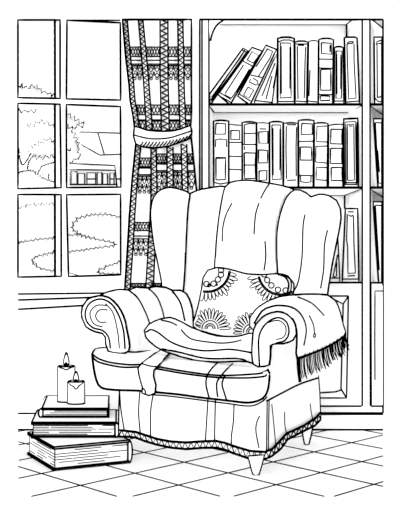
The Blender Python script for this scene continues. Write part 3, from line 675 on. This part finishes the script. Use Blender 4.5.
# ================================================================== BOOK STACK AND CANDLES
def quad(z, P): return [at(x, y, pz(z)(x, y)) for x, y in P]
def stack_book(z0, z1, tq, label, spine, lift=.006, inset=.008):
    A, B, D = tq[:3]; C = B+D-A                   # near-left, near-right, far-left at the top
    C.z = z1; foot = [A, B, C, D]; c = sum(foot, Vector())/4
    t = empty('book', Vector((c.x, c.y, z0)), label, 'book', 'books stacked on the floor')
    ct = lift
    def ring(z, k): return [Vector((c.x+(p.x-c.x)*k, c.y+(p.y-c.y)*k, z)) for p in foot]
    m = MB()
    m.hexa(ring(z1-ct, 1), ring(z1, 1), .62); m.hexa(ring(z0, 1), ring(z0+ct, 1), .7)
    i, j = spine
    a, b = foot[i], foot[j]; nrm = ((a+b)/2-c).normalized()
    mid = (z0+z1)/2; prev = None; rr = (z1-z0)/2
    seg = []
    for k in range(7):
        q = -math.pi/2+math.pi*k/6; o_ = nrm*(.014*math.cos(q)); zz = mid+rr*math.sin(q)
        seg.append((Vector((a.x, a.y, zz))+Vector((o_.x, o_.y, 0)), Vector((b.x, b.y, zz))+Vector((o_.x, o_.y, 0))))
    n = len(m.v)
    for p, q in seg: m.v += [p, q]
    for k in range(6): m.f.append((n+2*k, n+2*k+1, n+2*k+3, n+2*k+2)); m.m.append(0)
    m.f.append(tuple(n+2*k for k in range(7))); m.m.append(0); m.f.append(tuple(n+2*k+1 for k in range(6, -1, -1))); m.m.append(0)
    m.tube([s[0] for s in seg], .0026); m.tube([s[1] for s in seg], .0026)
    m.build('cover', CLOTH, t)
    m = MB(); k = .965
    r0, r1 = ring(z0+ct, k), ring(z1-ct, k); m.hexa(r0, r1, .4)
    for e in ((0, 1), (3, 0), (1, 2)):
        if set(e) == set(spine): continue
        nl = 7 if z1-z0 > .05 else 4
        for i in range(1, nl):
            f = i/nl; P, Q = r0[e[0]].lerp(r1[e[0]], f), r0[e[1]].lerp(r1[e[1]], f)
            n3 = ((P+Q)/2-Vector((c.x, c.y, P.z))).normalized()*.001
            s0 = random.uniform(0, .35); s1 = random.uniform(.55, 1)
            m.tube([P.lerp(Q, s0)+n3, P.lerp(Q, s1)+n3], .0011, sides=4)
            if random.random() < .6: m.tube([P.lerp(Q, 0)+n3, P.lerp(Q, random.uniform(.1, .3))+n3], .0011, sides=4)
            if random.random() < .6: m.tube([P.lerp(Q, random.uniform(.75, .9))+n3, Q+n3], .0011, sides=4)
    m.build('page_block', PAPER, t)
    return foot, c
stack_book(.0, .088, quad(.088, [(54, 447), (129, 440), (28, 432.5)]), 'thickest book, lying at the bottom of the floor stack with its corner towards the viewer', (1, 2), .008)
stack_book(.088, .147, quad(.147, [(31.6, 422.4), (116, 422.4), (37.3, 410)]), 'middle book of the floor stack, between the thickest and the smallest book', (1, 2), .007)
stack_book(.147, .184, quad(.184, [(42, 408.4), (108.4, 408.4), (47.2, 396)]), 'smallest book, topmost of the floor stack and carrying two candles', (3, 0), .005)

def candle(px, Yc, wpx, ytop, label, fl, fw):
    zb = .1845; r = wpx/2*Yc/F; X = (px-200)/F*Yc; zt = H-(ytop-HZ)/F*(Yc-r)
    t = empty('candle', (X, Yc, zb), label, 'candle', 'lit candles on the book stack')
    m = MB(); m.lathe((X, Yc), [(r*.96, zb), (r, zb+.004), (r, zt-.004), (r*.97, zt), (r*.85, zt-.001), (r*.55, zt-.006), (.001, zt-.008)], 28)
    for sx in (-1, 1): m.tube([Vector((X+sx*r, Yc, zb)), Vector((X+sx*r, Yc, zt-.002))], .0028)
    ring = lambda z, rr: [Vector((X+rr*math.cos(k*math.pi/14), Yc+rr*math.sin(k*math.pi/14), z)) for k in range(28)]
    m.tube(ring(zt, r*.97), .0022, True); m.tube(ring(zb+.002, r), .0026, True)
    drip = [(-.95, -.002), (-.6, -.012), (-.2, -.018), (.0, -.028), (.2, -.026), (.45, -.014), (.95, -.002)]
    if px < 70: drip = [(a, b*.45) for a, b in drip]
    m.tube([Vector((X+a*r, Yc-math.sqrt(max(0, 1-a*a))*r-.001, zt+b)) for a, b in drip], .0019)
    m.build('wax_body', WAX, t)
    zf = H-(fl[1]-HZ)/F*Yc; zt2 = H-(fl[0]-HZ)/F*Yc; R = fw/2*Yc/F
    m = MB(); m.tube([Vector((X, Yc, zt-.01)), Vector((X, Yc, zf+.012))], .0035); m.build('wick', INK, t)
    m = MB(); hgt = zt2-zf
    prof = [(.0012, 0), (R*.7, .12), (R, .3), (R*.85, .5), (R*.5, .75), (R*.18, .93), (.0004, 1)]
    m.lathe((X, Yc), [(a, zf+b*hgt) for a, b in prof], 14)
    for sx in (-1, 1): m.tube([Vector((X+sx*a, Yc-.001, zf+b*hgt)) for a, b in prof], .0028)
    m.tube([Vector((X, Yc-R, zf+hgt*.02)), Vector((X, Yc-R-.001, zf+hgt*.2)), Vector((X, Yc-R*1.02, zf+hgt*.36))], [.006, .0065, .0015])
    m.build('flame', FLAME, t)
candle(66.4, 5.148, 16.6, 366.8, 'taller lit candle, standing behind the short one on the book stack', (352.2, 367), 5)
candle(76.2, 5.088, 16.4, 382.2, 'shorter lit candle with a wax drip, standing in front on the book stack', (371, 382.6), 4.8)
